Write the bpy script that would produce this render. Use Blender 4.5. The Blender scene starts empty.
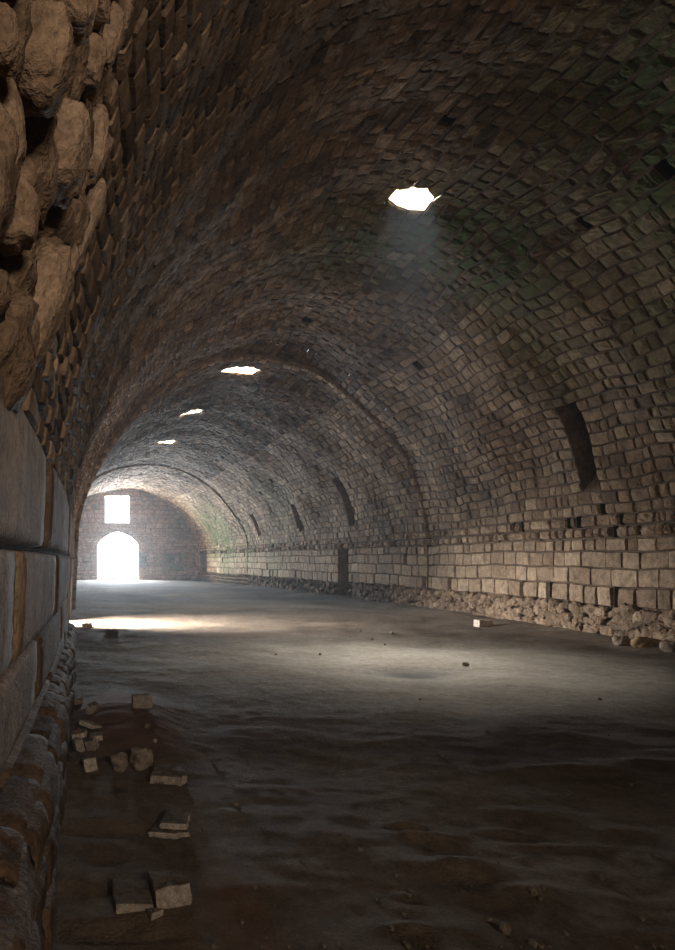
import bpy, math, random
import numpy as np
from mathutils import Vector, noise, Matrix

random.seed(7)
rng = np.random.default_rng(11)
sc = bpy.context.scene
COL = sc.collection
F = 725.0
VX, VY, EYE = 75.0, 560.0, 1.6

# ---------------------------------------------------------------- helpers
def new_mesh(name, V, Q, mat, attr=None, smooth=True, parent=None):
    V = np.asarray(V, dtype=np.float32).reshape(-1, 3)
    Q = np.asarray(Q, dtype=np.int32).reshape(-1, 4)
    me = bpy.data.meshes.new(name)
    me.vertices.add(len(V)); me.vertices.foreach_set('co', V.ravel())
    me.loops.add(len(Q) * 4); me.loops.foreach_set('vertex_index', Q.ravel())
    me.polygons.add(len(Q))
    me.polygons.foreach_set('loop_start', np.arange(0, len(Q) * 4, 4, dtype=np.int32))
    me.polygons.foreach_set('loop_total', np.full(len(Q), 4, dtype=np.int32))
    me.polygons.foreach_set('use_smooth', np.full(len(Q), smooth))
    me.update(calc_edges=True)
    if attr is not None:
        a = me.color_attributes.new('stone', 'FLOAT_COLOR', 'POINT')
        A = np.ones((len(V), 4), dtype=np.float32); A[:, :3] = attr
        a.data.foreach_set('color', A.ravel())
    if isinstance(mat, (list, tuple)):
        for m in mat: me.materials.append(m)
    else:
        me.materials.append(mat)
    o = bpy.data.objects.new(name, me); COL.objects.link(o)
    if parent: o.parent = parent
    return o

def struct(o):
    o['kind'] = 'structure'; return o

class Acc:
    def __init__(s): s.V = []; s.Q = []; s.A = []; s.n = 0
    def add(s, V, Q, A):
        V = np.asarray(V, float).reshape(-1, 3); Q = np.asarray(Q, int).reshape(-1, 4)
        A = np.asarray(A, float)
        if A.ndim == 1: A = np.tile(A, (len(V), 1))
        s.V.append(V); s.Q.append(Q + s.n); s.A.append(A); s.n += len(V)
    def build(s, name, mat, smooth=True, parent=None):
        return new_mesh(name, np.concatenate(s.V), np.concatenate(s.Q), mat, np.concatenate(s.A), smooth, parent)

# ---------------------------------------------------------------- materials
def nodes(name):
    m = bpy.data.materials.new(name); m.use_nodes = True
    nt = m.node_tree; nt.nodes.clear()
    out = nt.nodes.new('ShaderNodeOutputMaterial')
    b = nt.nodes.new('ShaderNodeBsdfPrincipled')
    nt.links.new(b.outputs[0], out.inputs[0])
    return m, nt, b
def N(nt, t, **kw):
    n = nt.nodes.new(t)
    for k, v in kw.items():
        if hasattr(n, k): setattr(n, k, v)
        else: n.inputs[k.replace('_', ' ')].default_value = v
    return n
def mixc(nt, blend, fac, a, b):
    n = nt.nodes.new('ShaderNodeMix'); n.data_type = 'RGBA'; n.blend_type = blend
    for i, v in ((0, fac), (6, a), (7, b)):
        if isinstance(v, bpy.types.NodeSocket): nt.links.new(v, n.inputs[i])
        elif i == 0: n.inputs[0].default_value = v
        else: n.inputs[i].default_value = (*v, 1)
    return n.outputs[2]
def ramp(nt, src, stops):
    r = nt.nodes.new('ShaderNodeValToRGB')
    e = r.color_ramp.elements
    while len(e) < len(stops): e.new(0.5)
    for k, (p, c) in enumerate(stops):
        e[k].position = p; e[k].color = (*c, 1) if not isinstance(c, float) else (c, c, c, 1)
    nt.links.new(src, r.inputs[0]); return r.outputs[0]

def stone_mat(name, dark, mid, pale, moss=(0.055, 0.075, 0.025), bump=0.5, scale=1.0, stain=0.5):
    m, nt, b = nodes(name)
    at = N(nt, 'ShaderNodeVertexColor', layer_name='stone')
    sep = nt.nodes.new('ShaderNodeSeparateColor'); nt.links.new(at.outputs[0], sep.inputs[0])
    geo = nt.nodes.new('ShaderNodeNewGeometry')
    def noi(s, d=5, r=0.6):
        n = N(nt, 'ShaderNodeTexNoise', Scale=s * scale, Detail=d, Roughness=r)
        nt.links.new(geo.outputs['Position'], n.inputs['Vector']); return n.outputs[0]
    c = ramp(nt, sep.outputs[0], [(0.0, dark), (0.5, mid), (1.0, pale)])
    f1 = noi(7); f2 = noi(38, 3); f0 = noi(0.55, 4, 0.65)
    c = mixc(nt, 'MULTIPLY', 1.0, c, ramp(nt, f1, [(0.3, (0.55, 0.52, 0.5)), (0.62, (1.15, 1.12, 1.1))]))
    c = mixc(nt, 'MULTIPLY', 0.7, c, ramp(nt, f2, [(0.32, (0.5, 0.5, 0.5)), (0.6, (1.1, 1.1, 1.1))]))
    c = mixc(nt, 'MULTIPLY', stain, c, ramp(nt, f0, [(0.35, (0.45, 0.43, 0.42)), (0.6, (1.1, 1.1, 1.1))]))
    mm = nt.nodes.new('ShaderNodeMath'); mm.operation = 'MULTIPLY'; mm.use_clamp = True
    nt.links.new(sep.outputs[1], mm.inputs[0])
    nt.links.new(ramp(nt, noi(2.2, 6, 0.7), [(0.34, 0.0), (0.54, 1.0)]), mm.inputs[1])
    c = mixc(nt, 'MIX', mm.outputs[0], c, moss)
    nt.links.new(c, b.inputs['Base Color'])
    b.inputs['Roughness'].default_value = 0.93
    b.inputs['Specular IOR Level'].default_value = 0.15
    bp = N(nt, 'ShaderNodeBump', Strength=bump, Distance=0.03)
    ad = nt.nodes.new('ShaderNodeMath'); ad.operation = 'ADD'
    nt.links.new(f1, ad.inputs[0]); nt.links.new(f2, ad.inputs[1])
    nt.links.new(ad.outputs[0], bp.inputs['Height']); nt.links.new(bp.outputs[0], b.inputs['Normal'])
    return m

M_far = stone_mat('gate_wall_stone', (0.26, 0.165, 0.10), (0.54, 0.36, 0.235), (0.78, 0.58, 0.41), stain=0.3)
M_wall = stone_mat('ashlar_stone', (0.15, 0.105, 0.072), (0.34, 0.235, 0.148), (0.62, 0.465, 0.31), moss=(.10, .14, .05), stain=0.35)
M_vault = stone_mat('vault_stone', (0.09, 0.058, 0.036), (0.30, 0.20, 0.12), (0.60, 0.45, 0.295), moss=(.085, .115, .035))
M_left = stone_mat('near_wall_stone', (0.12, 0.075, 0.045), (0.31, 0.205, 0.125), (0.52, 0.375, 0.25), bump=0.7, stain=0.7)
M_loose = stone_mat('loose_stone', (0.20, 0.15, 0.10), (0.42, 0.33, 0.24), (0.70, 0.60, 0.47), bump=0.4, scale=2.5, stain=0.1)
M_ochre = stone_mat('ochre_stone', (0.2, 0.12, 0.05), (0.45, 0.30, 0.13), (0.62, 0.44, 0.2), scale=2.5, stain=0.1)
M_block = stone_mat('broken_limestone', (0.09, 0.068, 0.05), (0.30, 0.235, 0.17), (0.82, 0.70, 0.55), bump=0.5, scale=4.0, stain=0.1)

def floor_mat():
    m, nt, b = nodes('bare_earth')
    geo = nt.nodes.new('ShaderNodeNewGeometry')
    def noi(s, d=5, r=0.6, dist=0.0):
        n = N(nt, 'ShaderNodeTexNoise', Scale=s, Detail=d, Roughness=r, Distortion=dist)
        nt.links.new(geo.outputs['Position'], n.inputs['Vector']); return n.outputs[0]
    at = N(nt, 'ShaderNodeVertexColor', layer_name='stone')
    sep = nt.nodes.new('ShaderNodeSeparateColor'); nt.links.new(at.outputs[0], sep.inputs[0])
    a = noi(0.6, 6, 0.65, 0.4); f = noi(9, 6, 0.7); g = noi(60, 3, 0.6)
    c = ramp(nt, a, [(0.3, (0.15, 0.104, 0.066)), (0.5, (0.22, 0.16, 0.108)), (0.7, (0.29, 0.218, 0.152))])
    c = mixc(nt, 'MULTIPLY', 0.8, c, ramp(nt, f, [(0.3, (0.6, 0.58, 0.56)), (0.65, (1.2, 1.2, 1.2))]))
    c = mixc(nt, 'MULTIPLY', 0.6, c, ramp(nt, g, [(0.3, (0.6, 0.6, 0.6)), (0.62, (1.15, 1.15, 1.15))]))
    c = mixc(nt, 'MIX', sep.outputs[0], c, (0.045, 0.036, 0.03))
    c = mixc(nt, 'MIX', sep.outputs[1], c, (0.24, 0.12, 0.07))
    nt.links.new(c, b.inputs['Base Color']); b.inputs['Roughness'].default_value = 0.95
    b.inputs['Specular IOR Level'].default_value = 0.15
    bp = N(nt, 'ShaderNodeBump', Strength=0.7, Distance=0.03)
    ad = nt.nodes.new('ShaderNodeMath'); ad.operation = 'ADD'
    nt.links.new(f, ad.inputs[0]); nt.links.new(g, ad.inputs[1])
    nt.links.new(ad.outputs[0], bp.inputs['Height']); nt.links.new(bp.outputs[0], b.inputs['Normal'])
    return m
M_floor = floor_mat()

# ---------------------------------------------------------------- hall shape
YN, Y1, Y2, YF = -4.0, 23.5, 45.5, 58.0
BAYS = [
    dict(y=[-4, 0, 3, 6, 9, 12, 16, Y1], XL=[-.6, -.45, -.32, -.21, -.16, -.15, -.17, -.12],
         XR=[10.5, 10.6, 10.65, 10.7, 10.75, 10.8, 11.0, 11.45], H=[8.5, 8.5, 8.5, 8.5, 8.5, 8.45, 8.4, 8.35]),
    dict(y=[Y1, 30, 37, Y2], XL=[0.0, -.5, -1.2, -2.1], XR=[11.43, 11.2, 11.0, 10.85], H=[8.23, 7.95, 7.75, 7.7]),
    dict(y=[Y2, YF], XL=[-1.98, -2.6], XR=[10.83, 9.85], H=[7.62, 7.3]),
]
HSR, HSL, PP = 2.3, 2.24, 1.75
th = np.linspace(0, math.pi, 4001)
def sup(t): 
    c = np.cos(t); s = np.clip(np.sin(t), 0, 1)
    return np.sign(c) * np.abs(c) ** (2 / PP), s ** (2 / PP)
_x, _z = sup(th); _x = _x * 5.6; _z = _z * 6.1
_s = np.concatenate([[0], np.cumsum(np.hypot(np.diff(_x), np.diff(_z)))])
VL = float(_s[-1])
def base_vault(bay, y, v):
    B = BAYS[bay]
    XL = np.interp(y, B['y'], B['XL']) + .1; XR = np.interp(y, B['y'], B['XR']); H = np.interp(y, B['y'], B['H'])
    t = np.interp(v, _s, th); a, b = sup(t)
    cx = (XL + XR) / 2; W = (XR - XL) / 2
    hs = np.where(t < math.pi / 2, HSR, HSL)
    return np.stack([cx + W * a, y + 0 * v, hs + (H - hs) * b], -1)
def warp(y, v):
    w = np.clip(np.minimum(v, VL - v) / 1.5, 0, 1)
    return w * (.045 * np.sin(.9 * y + 1.3 * v) + .035 * np.sin(2.1 * y - .8 * v + 2) + .03 * np.sin(1.7 * v + .5 * y))
def P_vault(bay, y, v, d):
    y = np.asarray(y, float); v = np.asarray(v, float)
    e = .02
    v = v + np.clip(np.minimum(v, VL - v) / 1.0, 0, 1) * (.05 * np.sin(.8 * y + .5 * v) + .025 * np.sin(2.6 * y - 1.1 * v) + .012 * np.sin(6.1 * y + 2 * v))
    p = base_vault(bay, y, v)
    v0 = np.clip(v - e, 0, VL); v1 = np.clip(v + e, 0, VL)
    tv = base_vault(bay, y, v1) - base_vault(bay, y, v0)
    n = np.stack([-tv[..., 2], 0 * y, tv[..., 0]], -1)
    n /= np.linalg.norm(n, axis=-1, keepdims=True)
    c = np.stack([np.full(y.shape, 5.0), y, np.full(y.shape, 1.5)], -1)
    sg = np.sign(np.sum(n * (c - p), -1, keepdims=True))
    return p + n * sg * (d + warp(y, v))[..., None]
def P_right(bay, y, h, d):
    B = BAYS[bay]; y = np.asarray(y, float)
    X = np.interp(y, B['y'], B['XR'])
    wv = np.clip(np.minimum(h, HSR - h) / .4, 0, 1)
    h = h + wv * (.02 * np.sin(.7 * y + 1) + .014 * np.sin(1.9 * y + 2 * h) + .006 * np.sin(5.3 * y + 4 * h))
    return np.stack([X - d, y, h + 0 * y], -1)
def P_left(bay, y, h, d):
    B = BAYS[bay]; y = np.asarray(y, float)
    X = np.interp(y, B['y'], B['XL']) + .1 * h / HSL
    return np.stack([X + d, y, h + 0 * y], -1)
def P_far(_, x, h, d):
    x = np.asarray(x, float)
    return np.stack([x, YF - d, h + 0 * x], -1)
def P_near(_, x, h, d):
    x = np.asarray(x, float)
    return np.stack([x, YN + d, h + 0 * x], -1)
def proj(p):
    return VX + F * p[..., 0] / np.maximum(p[..., 1], .05), VY - F * (p[..., 2] - EYE) / np.maximum(p[..., 1], .05)

# ---------------------------------------------------------------- masonry
def lay(acc, P, bay, cells, n=5, back=-.07):
    """cells: list of dict(v0,v1,a0,b0,a1,b1,h,tone,moss,pale,kind,round)"""
    if not cells: return
    stones = [c for c in cells if c['kind'] == 0]
    # backing quad for every normal cell, pocket for missing stones
    for c in cells:
        us = np.array([c['a0'], c['b0'], c['b1'], c['a1']]); vs = np.array([c['v0'], c['v0'], c['v1'], c['v1']])
        q = P(bay, us, vs, np.full(4, back))
        if c['kind'] == 0:
            acc.add(q, [[0, 1, 2, 3]], (.16, 0, 0))
        else:
            dp = back - c.get('deep', .3)
            q2 = P(bay, us, vs, np.full(4, dp))
            acc.add(np.concatenate([q, q2]), [[4, 5, 6, 7], [0, 1, 5, 4], [1, 2, 6, 5], [2, 3, 7, 6], [3, 0, 4, 7]], (.0, 0, 0))
    if not stones: return
    K = len(stones)
    g = lambda k: np.array([c[k] for c in stones], float)
    v0, v1, a0, b0, a1, b1 = (g(k) for k in ('v0', 'v1', 'a0', 'b0', 'a1', 'b1'))
    wid = np.minimum(b0 - a0, b1 - a1); hei = v1 - v0
    gap = np.minimum(.007, .08 * np.minimum(wid, hei)); rd = g('round')
    inner = np.linspace(0, 1, n - 1)
    S = np.zeros((K, n + 1)); T = np.zeros((K, n + 1))
    for arr, L in ((S, wid), (T, hei)):
        e = np.clip(rd / np.maximum(L, .05), .008, .3)
        arr[:, 0] = 0; arr[:, -1] = 1
        arr[:, 1:-1] = e[:, None] + (1 - 2 * e)[:, None] * inner[None, :]
    s = S[:, None, :]; t = T[:, :, None]
    # corner jitter
    j = rng.uniform(-1, 1, (K, 8)) * (g('jit'))[:, None]
    gu = gap[:, None, None]
    A0 = (a0 + gap + np.abs(j[:, 0]))[:, None, None]; B0 = (b0 - gap - np.abs(j[:, 1]))[:, None, None]
    A1 = (a1 + gap + np.abs(j[:, 2]))[:, None, None]; B1 = (b1 - gap - np.abs(j[:, 3]))[:, None, None]
    lo = (v0 + gap)[:, None, None] + np.abs(j[:, 4])[:, None, None] * (1 - s) + np.abs(j[:, 5])[:, None, None] * s
    hi = (v1 - gap)[:, None, None] - np.abs(j[:, 6])[:, None, None] * (1 - s) - np.abs(j[:, 7])[:, None, None] * s
    U = (A0 * (1 - s) + B0 * s) * (1 - t) + (A1 * (1 - s) + B1 * s) * t
    Vv = lo * (1 - t) + hi * t
    idx = np.arange(n + 1); ring = np.minimum(np.minimum(idx, n - idx)[:, None], np.minimum(idx, n - idx)[None, :])
    corner = ((np.minimum(idx, n - idx)[:, None] == 1) & (np.minimum(idx, n - idx)[None, :] == 1))
    H = g('h')[:, None, None]; rdd = rd[:, None, None]
    tilt = rng.uniform(-1, 1, (K, 2)) * (g('rough'))[:, None]
    D = H + tilt[:, 0][:, None, None] * (s - .5) + tilt[:, 1][:, None, None] * (t - .5)
    D = D + rng.normal(0, 1, (K, n + 1, n + 1)) * (g('rough'))[:, None, None] * .3
    bulge = 1 - ((2 * s - 1) ** 2 + (2 * t - 1) ** 2) * .5
    D = D + bulge * g('bulge')[:, None, None]
    D = np.where(ring[None] == 1, D - rdd * .35, D)
    D = np.where(corner[None], D - rdd * .35, D)
    D = np.where(ring[None] == 0, back - .005, D)
    Pt = P(bay, U.reshape(-1), (Vv + 0 * U).reshape(-1), D.reshape(-1))
    m = n + 1
    q = []
    for r in range(n):
        for c in range(n):
            q.append([r * m + c, r * m + c + 1, (r + 1) * m + c + 1, (r + 1) * m + c])
    q = np.array(q)
    Q = (q[None] + (np.arange(K) * m * m)[:, None, None]).reshape(-1, 4)
    A = np.stack([np.repeat(g('tone'), m * m), np.repeat(g('moss'), m * m), np.zeros(K * m * m)], -1)
    A[:, 0] = np.clip(A[:, 0] + rng.normal(0, .02, len(A)), 0, 1)
    acc.add(Pt, Q, A)

MOSS = [((7.9, 14.0, 7.9), 2.4, 1.1), ((10, 15, 6.2), 1.6, .6), ((9.9, 50, 3.0), 3.0, 1.1), ((8.6, 9.5, 7.2), 3.0, .95), ((10.2, 11.0, 5.6), 2.2, .7), ((9.8, 52.5, 3.6), 2.6, 1.0), ((10.3, 45, 2.2), 2.0, .6), ((6.2, 15.5, 8.2), 2.4, .7),
        ((10.8, 37, 4.6), 3.0, .45), ((7.8, 57.9, 1.6), 1.3, .95), ((8.6, 57.9, 4.6), 1.5, .7), ((5.6, 57.9, 1.5), .9, .9), ((1.0, 57.9, 1.4), .8, .6), ((11, 40, 1.4), 2.5, .5)]
def moss_at(p):
    m = 0
    for c, r, a in MOSS:
        d = math.dist(p, c) / r
        m = max(m, a * max(0, 1.25 - d) )
    return min(1, m)

def courses(acc, P, bay, vb, u0, u1, openings, style, n=5, skip=None, back=-.07):
    """vb: course boundaries; openings: dict(u0,u1,v0,v1[,edge]); style(v,u)->params"""
    cells = []; skipped = []
    for i in range(len(vb) - 1):
        v0, v1 = vb[i], vb[i + 1]; vm = (v0 + v1) / 2
        spans = [(u0, u0, u1, u1)]   # a0,a1,b0,b1
        for o in openings:
            if o['v0'] - 1e-4 <= vm <= o['v1'] + 1e-4:
                if 'edge' in o:
                    l0, r0 = o['edge'](v0); l1, r1 = o['edge'](v1)
                else:
                    jj = o.get('jag', 0)
                    qq = abs(2 * (vm - o['v0']) / (o['v1'] - o['v0']) - 1 + .15)
                    l0 = l1 = o['u0'] + jj * 1.3 * qq ** 1.6 + random.uniform(0, jj) * .4; r0 = r1 = o['u1'] - jj * qq ** 2 - random.uniform(0, jj) * .4
                ns = []
                for (a0, a1, b0, b1) in spans:
                    if l0 > a0 and r0 < b0:
                        ns += [(a0, a1, l0, l1), (r0, r1, b0, b1)]
                    else: ns.append((a0, a1, b0, b1))
                spans = ns
        for (a0, a1, b0, b1) in spans:
            # cut the span into stones
            us = [max(a0, a1)]; end = min(b0, b1)
            pr = style(vm, us[0])
            lmin, lmax = pr['len']
            x = us[0] + random.uniform(lmin * .4, lmax)
            pts = []
            while x < end - lmin * .6:
                pts.append(x)
                lmin, lmax = style(vm, x)['len']
                x += random.uniform(lmin, lmax)
            e0 = [a0] + pts + [b0]; e1 = [a1] + pts + [b1]
            for k in range(len(e0) - 1):
                um = (e0[k] + e0[k + 1]) / 2
                pr = style(vm, um)
                w = P(bay, np.array([um]), np.array([vm]), np.array([0.]))[0]
                near_open = (k == 0 and a0 > u0 + .01) or (k == len(e0) - 2 and b0 < u1 - .01)
                c = dict(v0=v0, v1=v1, a0=e0[k], b0=e0[k + 1], a1=e1[k], b1=e1[k + 1], kind=0,
                         h=random.uniform(*pr['h']), tone=min(1, max(0, random.gauss(pr['tone'], pr['tvar']))),
                         rough=pr['rough'], bulge=pr['bulge'], round=pr['round'], jit=pr['jit'], moss=moss_at(w))
                if near_open and pr.get('pale_jamb'): c['tone'] = random.uniform(.85, 1.0)
                if random.random() < pr.get('miss', 0):
                    wid = min(c['b0'] - c['a0'], c['b1'] - c['a1'])
                    if wid > .3:
                        cut = c['a0'] + random.uniform(.13, .2)
                        c2 = dict(c); c2['b0'] = c2['b1'] = cut; c2['kind'] = 1; c2['deep'] = random.uniform(.15, .35); cells.append(c2)
                        c['a0'] = c['a1'] = cut
                    else: c['kind'] = 1; c['deep'] = random.uniform(.12, .35)
                if skip and skip(w):
                    c['kind'] = 1; c['deep'] = .08; skipped.append((w, c))
                    continue_ = True
                cells.append(c)
    lay(acc, P, bay, cells, n, back)
    return skipped

def shell(acc, P, bay, u0, u1, v0, v1, openings, d=-.5, nu=12, nv=20):
    ub = sorted(set([round(x, 4) for x in list(np.linspace(u0, u1, nu)) + [o[k] for o in openings for k in ('u0', 'u1')] if u0 - 1e-4 <= x <= u1 + 1e-4]))
    vb = sorted(set([round(x, 4) for x in list(np.linspace(v0, v1, nv)) + [o[k] for o in openings for k in ('v0', 'v1')] if v0 - 1e-4 <= x <= v1 + 1e-4]))
    V = []; Q = []
    for i in range(len(ub) - 1):
        for j in range(len(vb) - 1):
            um, vm = (ub[i] + ub[i + 1]) / 2, (vb[j] + vb[j + 1]) / 2
            if any(o['u0'] < um < o['u1'] and o['v0'] < vm < o['v1'] for o in openings): continue
            k = len(V) * 4
            V.append(P(bay, np.array([ub[i], ub[i + 1], ub[i + 1], ub[i]]), np.array([vb[j], vb[j], vb[j + 1], vb[j + 1]]), np.full(4, d)))
            Q.append([k, k + 1, k + 2, k + 3])
    acc.add(np.concatenate(V), Q, (.1, 0, 0))

def recess(name, P, bay, o, depth, closed, mat, slope=0.0, tone=.4, d0=-.02, pad=.0, nu=3, nv=None):
    """stone-lined opening through or into the masonry"""
    acc = Acc()
    u0, u1, v0, v1 = o['u0'] - pad, o['u1'] + pad, o['v0'] - pad, o['v1'] + pad
    nv = nv or max(2, int((v1 - v0) / .3)); nd = max(2, int(depth / .3))
    def quadgrid(fn, na, nb):
        aa = np.linspace(0, 1, na + 1); bb = np.linspace(0, 1, nb + 1)
        for i in range(na):
            for j in range(nb):
                c = [fn(aa[i], bb[j]), fn(aa[i + 1], bb[j]), fn(aa[i + 1], bb[j + 1]), fn(aa[i], bb[j + 1])]
                us, vs, ds = (np.array([q[k] for q in c]) for k in range(3))
                jj = random.uniform(-.02, .02)
                acc.add(P(bay, us, vs, ds), [[0, 1, 2, 3]], (min(1, max(0, tone + random.uniform(-.15, .15))), 0, 0))
    dd = lambda b: d0 - depth * b
    quadgrid(lambda a, b: (u0, v0 + (v1 - v0) * a, dd(b)), nv, nd)
    quadgrid(lambda a, b: (u1, v0 + (v1 - v0) * a, dd(b)), nv, nd)
    quadgrid(lambda a, b: (u0 + (u1 - u0) * a, v0 + slope * b * (v1 - v0), dd(b)), nu, nd)
    quadgrid(lambda a, b: (u0 + (u1 - u0) * a, v1, dd(b)), nu, nd)
    if closed:
        quadgrid(lambda a, b: (u0 + (u1 - u0) * a, v0 + (v1 - v0) * b, d0 - depth), nu, nv)
    return struct(acc.build(name, mat, smooth=False))

# course boundaries --------------------------------------------------------
def jit_bounds(a, b, step, var=.15):
    k = max(1, round((b - a) / step)); w = np.array([random.uniform(1 - var, 1 + var) for _ in range(k)])
    w = w / w.sum() * (b - a); return [a] + list(a + np.cumsum(w))[:-1] + [b]
WR = [0, .2, .42, .67, 1.08, 1.45, 1.79, 2.06, HSR]
WL = [0, .35, .72, 1.14, 1.66, HSL]
VB = [jit_bounds(0, 12.2, .25)[:-1] + jit_bounds(12.2, VL, .175), jit_bounds(0, VL, .26), jit_bounds(0, VL, .26)]
def snap(vb, a): return min(vb, key=lambda x: abs(x - a))
def vat(h):   # arclength above the right springing for a height on the first bay
    i = np.argmin(np.abs((HSR + _z[:2001]) - h)); return float(_s[i])
def vx(bay, y, X):   # arclength of the crown point with world X
    vs = np.linspace(0, VL, 2000); p = base_vault(bay, np.full(2000, float(y)), vs)
    up = p[:, 2] > 5.5; return float(vs[up][np.argmin(np.abs(p[up][:, 0] - X))])

def hole(bay, y, X, ly, lx, jag):
    vc = vx(bay, y, X)
    o = dict(bay=bay, u0=y - ly / 2, u1=y + ly / 2, v0=snap(VB[bay], vc - lx / 2), v1=snap(VB[bay], vc + lx / 2))
    def edge(v):
        q = 2 * (v - o['v0']) / (o['v1'] - o['v0']) - 1
        return (o['u0'] + jag * 1.25 * abs(q + .12) ** 1.7 + .03 * (1 + math.sin(v * 17 + y)),
                o['u1'] - jag * .7 * abs(q) ** 2 - .03 * (1 + math.sin(v * 23 + 2 * y)))
    o['edge'] = edge
    return o
def slit(bay, y, w, h0, h1):
    return dict(bay=bay, u0=y - w / 2, u1=y + w / 2, v0=snap(VB[bay], vat(h0)), v1=snap(VB[bay], vat(h1)))
HOLES = [hole(0, 13.5, 6.26, .92, .8, .25), hole(1, 25.0, 5.65, 1.15, .85, .25), hole(1, 30.8, 4.95, 1.2, .85, .25), hole(1, 37.6, 4.65, 1.3, .85, .25)]
SLITS = [slit(0, 15.25, .6, 3.0, 4.75), slit(1, 29.1, .62, 3.0, 5.0), slit(1, 35.0, .62, 3.0, 4.6), slit(1, 42.3, .7, 3.0, 4.6)]
NICHE = [dict(bay=1, u0=29.7, u1=30.8, v0=0, v1=2.06)]
NICHE2 = [dict(bay=2, u0=55.4, u1=57.5, v0=0.42, v1=HSR)]
LDOOR = [dict(bay=0, u0=17.6, u1=19.5, v0=0, v1=HSL)]

# ---------------------------------------------------------------- vault
def boulder_region(w):
    if w[1] < .3: return w[2] > 2.2 and w[0] < 1.0 
    px, py = proj(w)
    ys = [-400, 0, 60, 150, 200, 290, 400]; xs = [170, 132, 122, 102, 92, 66, 0]
    return py < 395 and px < np.interp(py, ys, xs) and w[0] < 1.5

def vault_style(bay):
    def st(v, u):
        right = v < 5.5
        d = dict(len=(.2, .52), h=(-.018, .018), tone=.46, tvar=.13, rough=.012, bulge=.004, round=.016, jit=.012, miss=.004)
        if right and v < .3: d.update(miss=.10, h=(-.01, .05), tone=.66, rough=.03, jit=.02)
        elif right: d.update(tone=.62, tvar=.15)  # right flank toned lighter, floor bounce light put into the stone colour
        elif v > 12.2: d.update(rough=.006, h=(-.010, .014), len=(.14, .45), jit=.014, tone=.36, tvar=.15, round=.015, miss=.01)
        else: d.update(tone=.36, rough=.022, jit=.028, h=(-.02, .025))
        if bay and u < BAYS[bay]['y'][0] + .35: d['tone'] = .8
        if bay == 0 and right and 14 < u < 16.5 and .3 < v < 3: d['pale_jamb'] = True
        return d
    return st
acc = Acc(); boulders = []
for bay in range(3):
    B = BAYS[bay]; ops = [o for o in HOLES + SLITS if o['bay'] == bay]
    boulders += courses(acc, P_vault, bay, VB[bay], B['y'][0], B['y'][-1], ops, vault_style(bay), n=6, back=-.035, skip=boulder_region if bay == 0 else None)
    shell(acc, P_vault, bay, B['y'][0], B['y'][-1], 0, VL, ops, nv=40)
struct(acc.build('ceiling', M_vault, smooth=False))

for k, o in enumerate(HOLES):
    recess('window_%d' % (k + 2), P_vault, o['bay'], o, 1.1, False, M_wall, tone=.85, d0=-.05)
for k, o in enumerate(SLITS):
    recess('window_%d' % (k + 6), P_vault, o['bay'], o, .5, True, M_vault, slope=.2, tone=.55, d0=-.02)

# transverse steps where the vault narrows
for k, Y in ((0, Y1), (1, Y2)):
    def P_ring(_, v, w, d, k=k, Y=Y):
        a = P_vault(k, np.full(v.shape, Y), v, np.full(v.shape, -.06)); b = P_vault(k + 1, np.full(v.shape, Y), v, np.full(v.shape, .02))
        p = a * (1 - w[..., None]) + b * w[..., None]; p[..., 1] -= d; return p
    acc = Acc()
    rs = lambda v, u: dict(len=(.28, .5), h=(.0, .01), tone=.7, tvar=.1, rough=.008, bulge=0, round=.01, jit=.006)
    courses(acc, P_ring, 0, [0, 1.0], 0, VL, [], rs, n=3)
    struct(acc.build('trim_%d' % (k + 1), M_wall))

def blob(center, rad, seed, rot, tone, rough=.2, n=18):
    c = Vector(center); V = []
    R = Matrix.Rotation(rot[0], 3, 'X') @ Matrix.Rotation(rot[1], 3, 'Y') @ Matrix.Rotation(rot[2], 3, 'Z')
    A = []
    # cube-sphere
    g = np.linspace(-1, 1, n + 1); Q = []
    for f in range(6):
        b = len(V)
        for i in range(n + 1):
            for j in range(n + 1):
                a, d = g[i], g[j]
                p = [(1, a, d), (-1, a, d), (a, 1, d), (a, -1, d), (a, d, 1), (a, d, -1)][f]
                v = Vector([math.copysign(abs(math.tan(x * .785)), x) for x in p]).normalized()
                w = Vector([math.copysign(abs(x) ** .75, x) for x in v])
                s = 1 + rough * noise.noise(v * 1.6 + Vector((seed, 0, 0))) + rough * .4 * noise.noise(v * 4.5 + Vector((0, seed, 0))) + rough * .16 * noise.noise(v * 12 + Vector((0, 0, seed)))
                w = Vector((w.x * rad[0], w.y * rad[1], w.z * rad[2])) * s * .86
                V.append(c + R @ w)
        for i in range(n):
            for j in range(n):
                q = [b + i * (n + 1) + j, b + (i + 1) * (n + 1) + j, b + (i + 1) * (n + 1) + j + 1, b + i * (n + 1) + j + 1]
                Q.append(q if f in (0, 3, 4) else q[::-1])
    return [tuple(v) for v in V], Q
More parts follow.
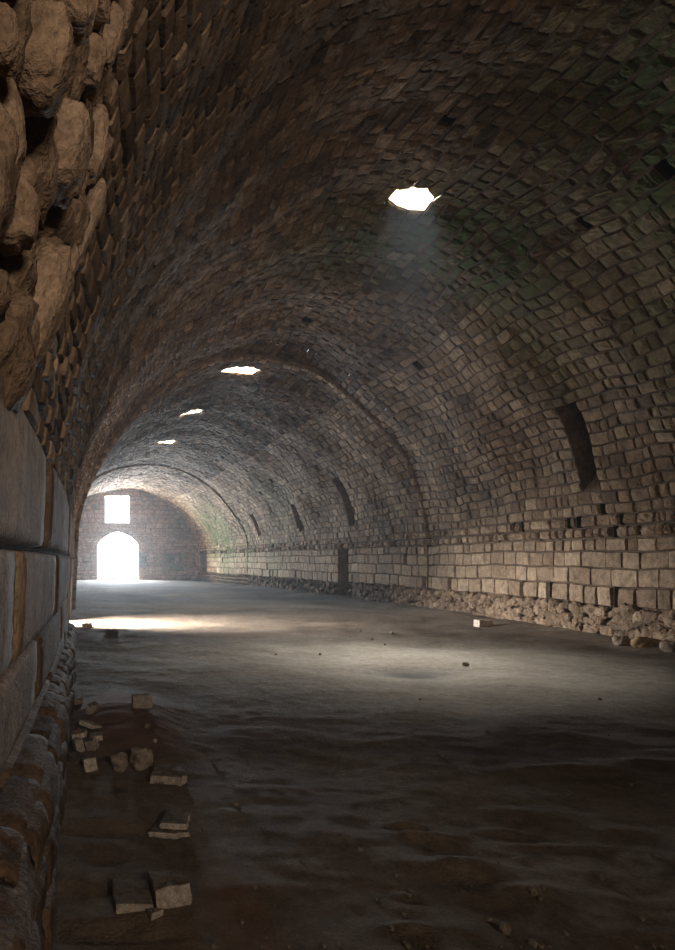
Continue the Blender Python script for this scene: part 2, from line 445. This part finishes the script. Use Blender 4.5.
# ---------------------------------------------------------------- right wall
def right_style(v, u):
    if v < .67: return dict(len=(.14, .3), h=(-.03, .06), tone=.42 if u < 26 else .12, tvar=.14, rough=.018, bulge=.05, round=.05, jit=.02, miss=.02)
    if v < 1.08: return dict(len=(.35, .75), h=(.0, .03), tone=.58, tvar=.15, rough=.014, bulge=.0, round=.02, jit=.01, miss=.16)
    if v < 1.79: return dict(len=(.35, .8), h=(.0, .025), tone=.66, tvar=.12, rough=.01, bulge=.0, round=.015, jit=.006, miss=.03)
    if v < 2.06: return dict(len=(.3, .6), h=(.0, .04), tone=.66, tvar=.14, rough=.018, bulge=.0, round=.02, jit=.01, miss=.03)
    return dict(len=(.2, .45), h=(-.02, .06), tone=.58, tvar=.17, rough=.03, bulge=.01, round=.03, jit=.02, miss=.13)
acc = Acc()
for bay in range(3):
    B = BAYS[bay]; ops = [o for o in NICHE + NICHE2 if o['bay'] == bay]
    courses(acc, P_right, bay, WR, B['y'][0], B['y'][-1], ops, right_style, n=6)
    shell(acc, P_right, bay, B['y'][0], B['y'][-1], -.3, HSR, ops, nv=4)
# short returns where the side wall steps in
for bay, Y in ((0, Y1), (1, Y2)):
    xr0 = BAYS[bay]['XR'][-1]; xr1 = BAYS[bay + 1]['XR'][0]
    def P_ret(_, h, w, d, xr0=xr0, xr1=xr1, Y=Y): return np.stack([(xr0 + .06) * (1 - w) + (xr1 - .02) * w, Y - d, h], -1)
    courses(acc, P_ret, 0, [0, 1.0], 0, HSR, [], lambda v, u: dict(len=(.3, .42), h=(0, .02), tone=.66, tvar=.1, rough=.01, bulge=0, round=.02, jit=.005), n=3)
for k in range(900):
    y = random.uniform(9.5, 29) if k < 720 else random.uniform(29, 45); h = random.uniform(.02, .62)
    if 29.4 < y < 31.1: continue
    rr = random.uniform(.07, .15); X = float(np.interp(y, BAYS[0 if y < Y1 else 1]['y'], BAYS[0 if y < Y1 else 1]['XR']))
    V, Q = blob((X - .03, y, h), (rr * .8, rr * random.uniform(.8, 1.5), rr * random.uniform(.7, 1.1)), k * 1.7, (random.uniform(-.6, .6), 0, 0), .4, .35, n=5)
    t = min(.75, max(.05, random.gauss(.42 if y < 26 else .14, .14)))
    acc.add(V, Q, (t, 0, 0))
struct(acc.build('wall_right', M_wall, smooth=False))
recess('door_2', P_right, 1, NICHE[0], .9, True, M_wall, tone=.5)
recess('door_3', P_right, 2, NICHE2[0], .9, True, M_wall, tone=.55)

# ---------------------------------------------------------------- left wall
def left_style(v, u):
    if u < 12: return dict(len=(2.5, 4.0), h=(.0, .02), tone=.5, tvar=.12, rough=.006, bulge=.004, round=.018, jit=.006)
    return dict(len=(.4, .8), h=(.0, .03), tone=.5, tvar=.13, rough=.015, bulge=.0, round=.02, jit=.01)
acc = Acc()
for bay in range(3):
    B = BAYS[bay]; ops = [o for o in LDOOR if o['bay'] == bay]
    courses(acc, P_left, bay, WL, B['y'][0], B['y'][-1], ops, left_style, n=12 if bay == 0 else 4)
    shell(acc, P_left, bay, B['y'][0], B['y'][-1], -.3, HSL, ops, nv=4)
for bay, Y in ((0, Y1), (1, Y2)):
    xr0 = BAYS[bay]['XL'][-1]; xr1 = BAYS[bay + 1]['XL'][0]
    def P_ret(_, h, w, d, xr0=xr0, xr1=xr1, Y=Y): return np.stack([(xr0 - .06) * (1 - w) + (xr1 + .02) * w + .1 * h / HSL, Y - d, h], -1)
    courses(acc, P_ret, 0, [0, 1.0], 0, HSL, [], lambda v, u: dict(len=(.3, .42), h=(0, .02), tone=.66, tvar=.1, rough=.01, bulge=0, round=.02, jit=.005), n=3)

# exposed rubble core above the ashlar: rounded stones bedded in the wall
random.seed(21)
def surf_hit(px, py):
    best = None
    ys = np.linspace(.6, 6, 900); X = (px - VX) / F * ys; h = EYE + (VY - py) / F * ys
    for y, x, z in zip(ys, X, h):
        if z <= HSL: xs = np.interp(y, BAYS[0]['y'], BAYS[0]['XL']) + .1 * z / HSL
        else:
            XL = np.interp(y, BAYS[0]['y'], BAYS[0]['XL']) + .1; XR = np.interp(y, BAYS[0]['y'], BAYS[0]['XR'])
            q = min(1, (z - HSL) / 6.2); xs = (XL + XR) / 2 - (XR - XL) / 2 * (1 - q ** PP) ** (1 / PP)
        if x < xs: best = (x, y, z); break
    return best
BIG = [  # px, py, half-width px, half-height px, roll, tone
    (56, 152, 34, 42, .25, .62), (38, 60, 32, 46, .2, .5), (96, 140, 11, 34, .12, .6), (30, 318, 26, 75, .42, .55), (14, 215, 24, 36, .1, .5),
    (66, 218, 17, 32, .35, .45), (84, 232, 9, 52, .38, .85), (92, 62, 14, 26, .1, .55), (112, 38, 10, 30, .25, .6), (70, 8, 26, 24, .3, .45),
    (8, 130, 18, 50, .0, .4), (62, 275, 12, 34, .4, .5), (5, 40, 16, 30, 0, .35), (78, 182, 10, 16, .3, .5), (48, 262, 14, 24, .3, .4)]
for k, (px, py, hw, hh, roll, tone) in enumerate(BIG):
    hit = surf_hit(px, py)
    if hit is None: continue
    x, y, z = hit; s = y / F
    V, Q = blob((x - .01, y, z), (hw * s * 1.3, hw * s * 1.6, hh * s * 1.16), k * 3.7, (0, roll, 0), tone, .17)
    acc.add(V, Q, (tone, 0, 0))
for k, (w, c) in enumerate(boulders):
    if w[1] < -.5 or k % 2: continue
    r = random.uniform(.09, .2)
    tone = random.uniform(.25, .6)
    V, Q = blob((w[0] - .1, w[1], w[2]), (r, r * random.uniform(.9, 1.5), r * random.uniform(.8, 1.5)), k * 1.3, (random.uniform(-.5, .5), random.uniform(0, .5), 0), tone, .3, n=10)
    acc.add(V, Q, (tone, 0, 0))
struct(acc.build('wall_left', M_left))
recess('door_4', P_left, 0, LDOOR[0], 1.5, False, M_wall, tone=.6)

# low rubble ledge along the foot of the left wall
acc = Acc()
def P_lf(_, y, v, d):   # front face then top face of the ledge, v running up and over
    y = np.asarray(y, float)
    xf = np.minimum(.0, -.135 + .014 * y) + .012 * np.sin(1.7 * y) + .01 * np.sin(4.1 * y + 1)
    top = .68 - np.clip((y - 5) / 10, 0, 1) * .3
    over = np.clip(v - .68, 0, 9); up = np.minimum(v, .68) / .68 * top
    rnd = np.clip(1 - np.abs(v - .68) / .12, 0, 1) * .03
    X = xf - over + np.where(v <= .68, d, d * .3) - rnd
    return np.stack([X, y, up + np.where(v > .68, d, 0) - rnd], -1)
courses(acc, P_lf, 0, [0, .24, .46, .68, .98], -3.9, 14.0, [], lambda v, u: dict(len=(.35, .8), h=(-.015, .01), tone=.16, tvar=.05, rough=.012, bulge=.0, round=.02, jit=.008), n=9)
struct(acc.build('trim_3', M_left))

# ---------------------------------------------------------------- far wall with gate and window
MP = 58.0 / F
dc, dw, dsp, dh = 3.42, 1.64, 2.75, 3.85
def gate_edge(v):
    if v <= dsp: return dc - dw, dc + dw
    q = min(1, (v - dsp) / (dh - dsp)); w = dw * max(0.0, (1 - q ** 1.55)) ** .72
    return dc - w, dc + w
vb = [0, .36, .72, 1.08, 1.44, 1.8, 2.16, 2.46, dsp, 2.95, 3.15, 3.35, 3.52, 3.66, 3.76, dh, 4.15, 4.56, 4.92, 5.28, 5.64, 6.0, 6.36, 6.72, 7.1, 7.5, 7.9]
WIN = dict(u0=2.4, u1=4.35, v0=4.56, v1=6.72)
GATE = dict(u0=dc - dw, u1=dc + dw, v0=0, v1=dh, edge=gate_edge)
acc = Acc()
far_style = lambda v, u: dict(len=(.4, .85), h=(.0, .015), tone=.52, tvar=.13, rough=.01, bulge=0, round=.015, jit=.006, miss=.012 if u > 5.5 and v < 3 else .0)
courses(acc, P_far, 0, vb, -3.6, 10.8, [WIN, GATE], far_style, n=4)
shell(acc, P_far, 0, -3.6, 10.8, -.3, 7.9, [WIN, dict(u0=GATE['u0'], u1=GATE['u1'], v0=0, v1=dh)], nv=6)
# arch of voussoirs around the gate
def P_arch(_, a, w, d):
    a = np.asarray(a); q = np.clip(1 - np.abs(a), 0, 1)
    r = 1.12 + w * .14
    x = dc + np.sign(a) * dw * r * np.clip(1 - q ** 1.6, 0, 1) ** .66
    z = dsp - .25 + q * 1.62 * r * .94
    return np.stack([x, YF - d - .02, z], -1)
courses(acc, P_arch, 0, [0, 1], -1, 1, [], lambda v, u: dict(len=(.13, .17), h=(.02, .04), tone=.85, tvar=.06, rough=.005, bulge=0, round=.012, jit=.003), n=2)
struct(acc.build('wall_far', M_far))
# gate reveal following the pointed opening
acc = Acc()
prof = [gate_edge(v) + (v,) for v in np.linspace(0, dh, 25)]
line = [(a, v) for a, b, v in prof] + [(b, v) for a, b, v in prof[::-1]]
for i in range(len(line) - 1):
    (x0, z0), (x1, z1) = line[i], line[i + 1]
    for j in range(4):
        ya, yb = YF + .02 + j * .35, YF + .02 + (j + 1) * .35
        acc.add([(x0, ya, z0), (x0, yb, z0), (x1, yb, z1), (x1, ya, z1)], [[0, 1, 2, 3]], (random.uniform(.5, .8), 0, 0))
struct(acc.build('door_1', M_wall, smooth=False))
recess('window_1', P_far, 0, WIN, 1.4, False, M_wall, tone=.75, slope=-.0)

# ---------------------------------------------------------------- near wall (behind the viewer) with its window
ND = dict(u0=1.1, u1=2.7, v0=3, v1=4.2)
acc = Acc()
courses(acc, P_near, 0, [0, .5, 1, 1.5, 2, 2.5, 3, 3.6, 4.2, 4.8, 5.4, 6, 6.6, 7.2, 7.8, 8.4, 9], -1.5, 11.5, [ND], lambda v, u: dict(len=(.5, 1.1), h=(.0, .02), tone=.45, tvar=.12, rough=.01, bulge=0, round=.02, jit=.006), n=3)
shell(acc, P_near, 0, -1.5, 11.5, -.3, 9, [ND], nv=6)
struct(acc.build('wall_near', M_wall))
recess('window_10', P_near, 0, ND, 1.2, False, M_wall, tone=.6)

# ---------------------------------------------------------------- floor
def at(px, py, h=0.0):
    y = F * (EYE - h) / (py - VY); return (px - VX) / F * y, y
HUMPS = []
for px, py, rx, ry, hh in [(450, 872, .2, .13, .07), (475, 866, .13, .08, .03), (405, 826, .12, .05, .035), (410, 838, .09, .06, .03), (440, 838, .16, .08, .03), (500, 830, .2, .08, .025),
                           (560, 770, .5, .12, .035), (640, 765, .5, .12, .03), (560, 845, .4, .08, .02), (515, 895, .2, .1, .025), (400, 900, .1, .06, .02), (410, 935, .12, .06, .03),
                           (620, 828, .3, .1, .02), (520, 810, .3, .1, .02)]:
    x, y = at(px, py); HUMPS.append((x, y, rx, ry, hh))
DIPS = [(*at(412, 671), .55, .45)]
def floor_h(x, y):
    v = Vector((x, y, 0))
    h = .05 * noise.noise(v * .35) + .028 * noise.noise(v * 1.3 + Vector((5, 0, 0))) + .012 * noise.noise(Vector((x * 3.2, y * 4.5, 2)))
    h += .006 * noise.noise(v * 9)
    h += .010 * abs(noise.noise(Vector((x * 3 + 4 , y * 3, 7))))
    for hx, hy, rx, ry, hh in HUMPS:
        q = ((x - hx) / rx) ** 2 + ((y - hy) / ry) ** 2
        if q < 4: h += hh * math.exp(-q * 1.6) 
    for hx, hy, rx, ry in DIPS:
        q = ((x - hx) / rx) ** 2 + ((y - hy) / ry) ** 2
        if q < 6: h -= .06 * math.exp(-q)
    # rubble skirt under the right wall
    q = (10.75 - x)
    if q < .9 and y < 45: h += .08 * max(0, 1 - max(q, 0) / .9)
    # raised earth mound beside the left ledge
    q = ((x - .5) / .52) ** 2 + ((y - 7.0) / 1.5) ** 2
    if q < 4: h += .16 * math.exp(-q ** 1.5 * 1.1)
    # shallow ridges across the foot of the ledge
    if x < .6 and 3 < y < 7: h += .012 * math.sin(y * 16 + 2 * x) * max(0, 1 - abs(x - .15) / .45)
    return h
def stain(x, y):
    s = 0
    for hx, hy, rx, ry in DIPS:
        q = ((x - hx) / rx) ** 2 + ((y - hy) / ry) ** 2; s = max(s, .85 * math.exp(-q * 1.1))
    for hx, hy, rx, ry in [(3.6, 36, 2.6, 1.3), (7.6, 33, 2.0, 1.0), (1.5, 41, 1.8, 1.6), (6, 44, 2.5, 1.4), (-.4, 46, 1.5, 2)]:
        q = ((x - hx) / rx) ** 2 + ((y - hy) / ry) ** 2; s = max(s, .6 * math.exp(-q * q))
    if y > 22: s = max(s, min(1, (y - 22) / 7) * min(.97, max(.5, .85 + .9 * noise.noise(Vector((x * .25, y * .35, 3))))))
    m = math.exp(-(((x - .5) / .5) ** 2 + ((y - 7.0) / 1.4) ** 2) ** 2) * .85
    m = max(m, .5 * math.exp(-(((x - .72) / .14) ** 2 + ((y - 3.35) / .5) ** 2) ** 2))
    return s, m
xs = np.concatenate([np.linspace(-4.5, -1, 10, endpoint=False), np.linspace(-1, 4, 200, endpoint=False), np.linspace(4, 12.6, 170)])
ysl = [-5.0]
while ysl[-1] < 66: ysl.append(ysl[-1] + (.25 if ysl[-1] < 2 else max(.018, .0042 * ysl[-1] + .004)))
V = np.zeros((len(ysl), len(xs), 3)); A = np.zeros((len(ysl), len(xs), 3))
for i, y in enumerate(ysl):
    for j, x in enumerate(xs):
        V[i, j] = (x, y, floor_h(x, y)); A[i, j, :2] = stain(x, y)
nx = len(xs); I, J = np.meshgrid(np.arange(len(ysl) - 1), np.arange(nx - 1), indexing='ij')
Q = np.stack([I * nx + J, I * nx + J + 1, (I + 1) * nx + J + 1, (I + 1) * nx + J], -1).reshape(-1, 4)
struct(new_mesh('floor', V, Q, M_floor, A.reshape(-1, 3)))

# ---------------------------------------------------------------- loose things
def tag(o, label, cat, group=None):
    o['label'] = label; o['category'] = cat
    if group: o['group'] = group
    return o
def slab(name, sx, sy, sz, seed, tone, outline=None, chip=.06):
    """broken stone slab: irregular outline extruded, with a rough broken rim"""
    r = random.Random(seed)
    outline = outline or [(-.5, -.5), (.5, -.5), (.5, .5), (-.5, .5)]
    pts = []
    for k in range(len(outline)):
        a, b = outline[k], outline[(k + 1) % len(outline)]
        for t in range(8):
            f = t / 8; pts.append(((a[0] * (1 - f) + b[0] * f) * sx, (a[1] * (1 - f) + b[1] * f) * sy))
    K = len(pts); V = []; Q = []; A = []
    lv = [(0, .95), (.12, 1.0), (.4, 1.0), (.7, .99), (.92, .985), (1.0, .95), (1.0, .6), (1.0, .2)]
    for li, (z, s) in enumerate(lv):
        for k, (x, y) in enumerate(pts):
            n1 = noise.noise(Vector((x * 22 + seed, y * 22, z * 3))) * chip * min(sx, sy) * (1.2 if 0 < li < 5 else .5)
            L = math.hypot(x, y) + 1e-6
            V.append((x * s + x / L * n1, y * s + y / L * n1, z * sz + noise.noise(Vector((x * 14, y * 14 + seed, z))) * sz * .14 * (li > 3)))
            A.append((min(1, max(0, tone[0] if li < 5 else tone[1])), 0, 0))
    for l in range(len(lv) - 1):
        for k in range(K):
            Q.append([l * K + k, l * K + (k + 1) % K, (l + 1) * K + (k + 1) % K, (l + 1) * K + k])
    t = (len(lv) - 1) * K; b0 = 0
    for k in range(0, K // 2 - 1):
        Q.append([t + k, t + k + 1, t + K - 2 - k, t + K - 1 - k])
        Q.append([b0 + k + 1, b0 + k, b0 + K - 1 - k, b0 + K - 2 - k])
    o = new_mesh(name, V, Q, M_block, np.array(A), smooth=False)
    return o
def rock(name, rad, seed, tone, mat=None, n=9, rough=.35):
    V, Q = blob((0, 0, 0), rad, seed, (0, 0, 0), tone, rough, n)
    V = np.array(V); zmin = V[:, 2].min(); V[:, 2] -= zmin
    return new_mesh(name, V, Q, mat or M_loose, np.tile((tone, 0, 0), (len(V), 1)))
def put(o, px, py, rz=0, rx=0, ry=0, dz=0, zb=None):
    x, y = at(px, py); 
    for _ in range(4):
        z = floor_h(x, y) if zb is None else zb
        x, y = at(px, py, z)
    o.location = (x, y, z + dz); o.rotation_euler = (rx, ry, rz); return o

# the two blocks nearest the viewer
o = slab('stone_slab', .165, .25, .05, 1, (.82, .3)); put(o, 132, 902, .02)
tag(o, 'square flat stone slab lying at the very front, a leaning block against its right side', 'stone slab')
o = slab('stone_block', .165, .2, .10, 2, (.85, .3), [(-.5, -.5), (.5, -.38), (.42, .5), (-.48, .5)]); put(o, 170, 900, .10, -.06, -.06, .0)
tag(o, 'thick squarish stone block with pale rough front, leaning on the front slab', 'stone block')
o = slab('stone_fragment', .07, .05, .03, 5, (.85, .4), [(-.5, -.5), (.5, .0), (.2, .5), (-.4, .5)]); put(o, 156, 917, .35)
tag(o, 'small pale stone chip wedged between the two front blocks', 'stone')
# double slab
o = slab('stone_slab', .235, .24, .032, 8, (.9, .35), [(-.5, -.3), (.1, -.5), (.5, -.35), (.5, .3), (-.1, .5)]); put(o, 167, 832, .03)
tag(o, 'thin broken slab with white edge, lower of the two stacked slabs', 'stone slab')
b = o.location.z
o2 = slab('stone_slab', .2, .25, .035, 9, (.9, .33), [(-.5, -.4), (.25, -.5), (.5, .1), (.42, .5), (-.1, .42)]); put(o2, 174, 827, .05, .04, 0, .03)
o2.location.z = b + .034; tag(o2, 'thin broken slab with pointed right corner, upper of the two stacked slabs', 'stone slab')
o = slab('stone_slab', .26, .3, .065, 12, (.75, .38), [(-.5, -.45), (.3, -.5), (.5, -.3), (.42, .5), (-.3, .35)], chip=.09); put(o, 167, 779, -.05, .03, .03)
tag(o, 'single thick broken slab beside the reddish mound, right of the dark pair of boulders', 'stone slab')
o = slab('brick', .19, .12, .12, 14, (.72, .6)); put(o, 142, 707, .04, 0, 0)
tag(o, 'tan brick shaped stone sitting alone on the far edge of the mound', 'brick')
# rounded pair under the mound
for (px, py, r, s, tn, lab) in [(120, 771, (.07, .06, .07), 31, .45, 'small rounded brown stone, left one of the touching pair below the mound'),
                                (141, 768, (.095, .08, .085), 32, .5, 'larger rounded hollowed stone, right one of the touching pair below the mound')]:
    o = rock('rounded_stone', r, s, tn, rough=.34); put(o, px, py, s, 0, 0, -.01); tag(o, lab, 'stone')
# heap of pale fragments against the ledge
heap = [(79, 704, .1, .05, .05, .2, .5, 'small dull stone at the far tip of the heap by the ledge'),
        (91, 712, .05, .16, .07, -.25, .75, 'upright narrow pale stone standing at the back of the heap'),
        (94, 728, .26, .06, .035, -.35, .95, 'long thin whitish splinter of stone lying slantwise across the heap'),
        (80, 736, .13, .08, .04, .1, .85, 'flat pale stone at the left under the long splinter'),
        (97, 740, .1, .07, .05, .2, .9, 'small whitish stone at the right under the long splinter'),
        (80, 750, .07, .09, .08, .2, .65, 'yellowish upright stone in the middle left of the heap'),
        (94, 750, .08, .07, .08, -.2, .6, 'brown angular stone in the middle right of the heap'),
        (78, 762, .13, .08, .05, -.5, .3, 'dark slanting stone at the lower left of the heap'),
        (92, 770, .10, .08, .075, .15, .85, 'pale squared stone at the lowest right of the heap')]
for k, (px, py, sx, sy, sz, rz, tn, lab) in enumerate(heap):
    o = slab('rubble_stone', sx * 1.15, sy * 1.3, sz * 1.3, 40 + k, (min(1, tn * 1.1), tn * .65), [(-.5, -.4), (.3, -.5), (.5, .2), (.1, .5), (-.45, .4)], chip=.12)
    put(o, px, py, rz * 1.8, random.uniform(-.25, .25), random.uniform(-.3, .3), -.008)
    tag(o, lab, 'stone', 'heap of stone fragments by the left ledge')
# stones along the right wall
o = slab('limestone_block', .34, .22, .17, 60, (.98, .9), chip=.03); put(o, 483, 627, .1)
o.location.x -= 0; tag(o, 'small white limestone block on the floor before the right wall', 'stone block')
for (px, py, r, s, tn, rz, lab) in [(621, 646, (.16, .13, .12), 71, .55, .2, 'greyish rounded stone left of the yellow stone at the right wall foot'),
                                   (645, 649, (.24, .14, .13), 72, .95, -.3, 'yellowish oblong stone lying at the right wall foot'),
                                   (673, 653, (.22, .18, .14), 73, .4, .1, 'reddish brown rounded stone cut by the right picture edge')]:
    o = rock('fallen_stone', r, s, tn, rough=.3, mat=M_ochre if s == 72 else None); put(o, px, py, rz, 0, .1, -.03); tag(o, lab, 'stone')
me = bpy.data.materials.new('x'); bpy.data.materials.remove(me)
# far stones on the bright strip
for (px, py, r, s, tn, lab) in [(112, 634, (.16, .12, .06), 81, .1, 'flat dark stone lying on the brightest strip of floor'),
                                (87, 627, (.16, .12, .07), 82, .5, 'low stone at the left end of the bright floor strip')]:
    o = rock('flat_stone', r, s, tn); put(o, px, py, .1, 0, 0, -.02); tag(o, lab, 'stone')
# pebbles
random.seed(5)
peb = [(155, 743, .022, .95), (147, 728, .03, .4), (240, 750, .02, .4), (214, 765, .02, .3), (255, 889, .012, .6), (395, 877, .014, .7), (409, 897, .010, .6), (404, 916, .012, .6), (392, 931, .013, .7),
       (505, 933, .03, .5), (533, 895, .02, .6), (543, 889, .016, .8), (540, 900, .012, .75), (498, 863, .008, .9), (601, 880, .018, .7), (597, 876, .012, .5), (376, 901, .010, .6), (565, 936, .015, .6), (533, 947, .02, .5),
       (414, 761, .022, .5), (440, 757, .02, .5), (488, 733, .02, .4), (466, 666, .05, .3), (236, 806, .02, .4), (262, 830, .012, .4), (300, 860, .01, .4), (600, 700, .02, .5), (372, 640, .04, .7), (392, 634, .04, .7), (360, 632, .04, .6),
       (385, 645, .03, .6), (350, 637, .03, .6), (320, 655, .025, .5), (276, 655, .03, .6), (420, 700, .02, .5)]
for _ in range(45):
    peb.append((random.uniform(190, 670), 575 + 370 * random.random() ** .8 + 55, random.uniform(.006, .014), .3))
protos = [rock('pebble', (1, 1, .75), 100 + k, .28, n=5, rough=.5) for k in range(4)]
used = [False] * 4
for k, (px, py, r, tn) in enumerate(peb):
    q = k % 4
    if k == 0:
        o = rock('pebble', (r, r * .8, r * .8), 99, .98, n=5); put(o, px, py, 1); tag(o, 'single bright pebble on top of the reddish mound', 'pebble'); continue
    if not used[q]: o = protos[q]; used[q] = True
    else: o = protos[q].copy(); COL.objects.link(o)
    put(o, px, min(py, 948), random.uniform(0, 6)); o.location.z -= r * .2; o.scale = (r, r * random.uniform(.7, 1), r)
    tag(o, 'small loose pebble lying on the open bare earth floor', 'pebble', 'pebbles scattered over the floor')

# ---------------------------------------------------------------- light: the sky at each opening
L0 = 100.0
def area(name, loc, direction, sx, sy, rad, color, spread=math.pi):
    l = bpy.data.lights.new(name, 'AREA'); l.shape = 'RECTANGLE'; l.size = sx; l.size_y = sy
    l.energy = rad * math.pi * sx * sy / 4 * 4 / 4 if False else rad * math.pi * sx * sy
    l.color = color; l.spread = spread
    o = bpy.data.objects.new(name, l); COL.objects.link(o); o.location = loc
    o.rotation_euler = Vector(direction).to_track_quat('-Z', 'Z' if abs(direction[2]) < .9 else 'Y').to_euler(); return o
SKY = (.75, .88, 1.0)
for k, o in enumerate(HOLES):
    yc = (o['u0'] + o['u1']) / 2; vc = (o['v0'] + o['v1']) / 2
    p = P_vault(o['bay'], np.array([yc]), np.array([vc]), np.array([-1.25]))[0]
    q = P_vault(o['bay'], np.array([yc]), np.array([vc]), np.array([0.]))[0]
    off = np.array([-.3 if k == 0 else 0, .5 if k == 0 else .15, 0])
    area('sky_light', p + off, tuple(q - p - off), o['v1'] - o['v0'] + .3, o['u1'] - o['u0'] + .3, [6.0, 1.1, 1.1, 1.1][k] * L0, SKY, math.radians([88, 160, 160, 160][k]))
area('gate_daylight', (dc, YF + 1.6, 1.95), (0, -1, 0), 3.4, 3.9, 1.8 * L0, (.84, .93, 1.0))
area('window_daylight', (3.37, YF + 1.6, 5.65), (0, -1, 0), 2.2, 2.3, 2.0 * L0, (.80, .91, 1.0))
area('side_door_daylight', (-.7, 18.45, 1.35), (1, -.05, -.62), 1.7, 1.5, .75 * L0, (.95, .97, 1.0), math.radians(84))
area('rear_window_daylight', (1.9, YN - .9, 3.6), (-.3, 1, .12), 1.5, 1.3, .17 * L0, (1.0, .88, .76), math.radians(95))

w = bpy.data.worlds.new('World'); sc.world = w; w.use_nodes = True
w.node_tree.nodes['Background'].inputs[0].default_value = (.8, .9, 1.0, 1); w.node_tree.nodes['Background'].inputs[1].default_value = 2.0

# dusty air inside the hall
HAZE = 0.0013
if HAZE > 0:
    V = [(-4.4, -3.9, .0), (12.4, -3.9, 0), (12.4, 57.9, 0), (-4.4, 57.9, 0), (-4.4, -3.9, 9.2), (12.4, -3.9, 9.2), (12.4, 57.9, 9.2), (-4.4, 57.9, 9.2)]
    m = bpy.data.materials.new('dusty_air'); m.use_nodes = True; nt = m.node_tree; nt.nodes.clear()
    out = nt.nodes.new('ShaderNodeOutputMaterial'); vs = nt.nodes.new('ShaderNodeVolumeScatter')
    vs.inputs['Density'].default_value = HAZE; vs.inputs['Anisotropy'].default_value = .5; vs.inputs['Color'].default_value = (.9, .95, 1, 1)
    nt.links.new(vs.outputs[0], out.inputs['Volume'])
    o = new_mesh('haze', V, [[0, 3, 2, 1], [4, 5, 6, 7], [0, 1, 5, 4], [1, 2, 6, 5], [2, 3, 7, 6], [3, 0, 4, 7]], m, smooth=False)
    o['kind'] = 'stuff'; tag(o, 'thin dusty haze hanging in the air of the hall', 'haze')

# ---------------------------------------------------------------- camera and render look
cam = bpy.data.cameras.new('Camera'); co = bpy.data.objects.new('Camera', cam); COL.objects.link(co)
co.location = (0, 0, EYE); co.rotation_euler = (math.pi / 2, 0, 0)
cam.sensor_fit = 'VERTICAL'; cam.sensor_height = 24; cam.lens = F / 950 * 24
cam.shift_x = (337.5 - VX) / 950; cam.shift_y = (VY - 475) / 950
cam.clip_start = .02; cam.clip_end = 300
sc.camera = co
sc.view_settings.view_transform = 'Standard'; sc.view_settings.look = 'None'
sc.view_settings.exposure = 0.27; sc.view_settings.gamma = 1.0; sc.view_settings.use_curve_mapping = False
cy = sc.cycles
cy.use_denoising = True; cy.max_bounces = 7; cy.diffuse_bounces = 6; cy.glossy_bounces = 1; cy.volume_bounces = 0
cy.sample_clamp_indirect = 4; cy.caustics_reflective = False; cy.caustics_refractive = False
cy.use_light_tree = True
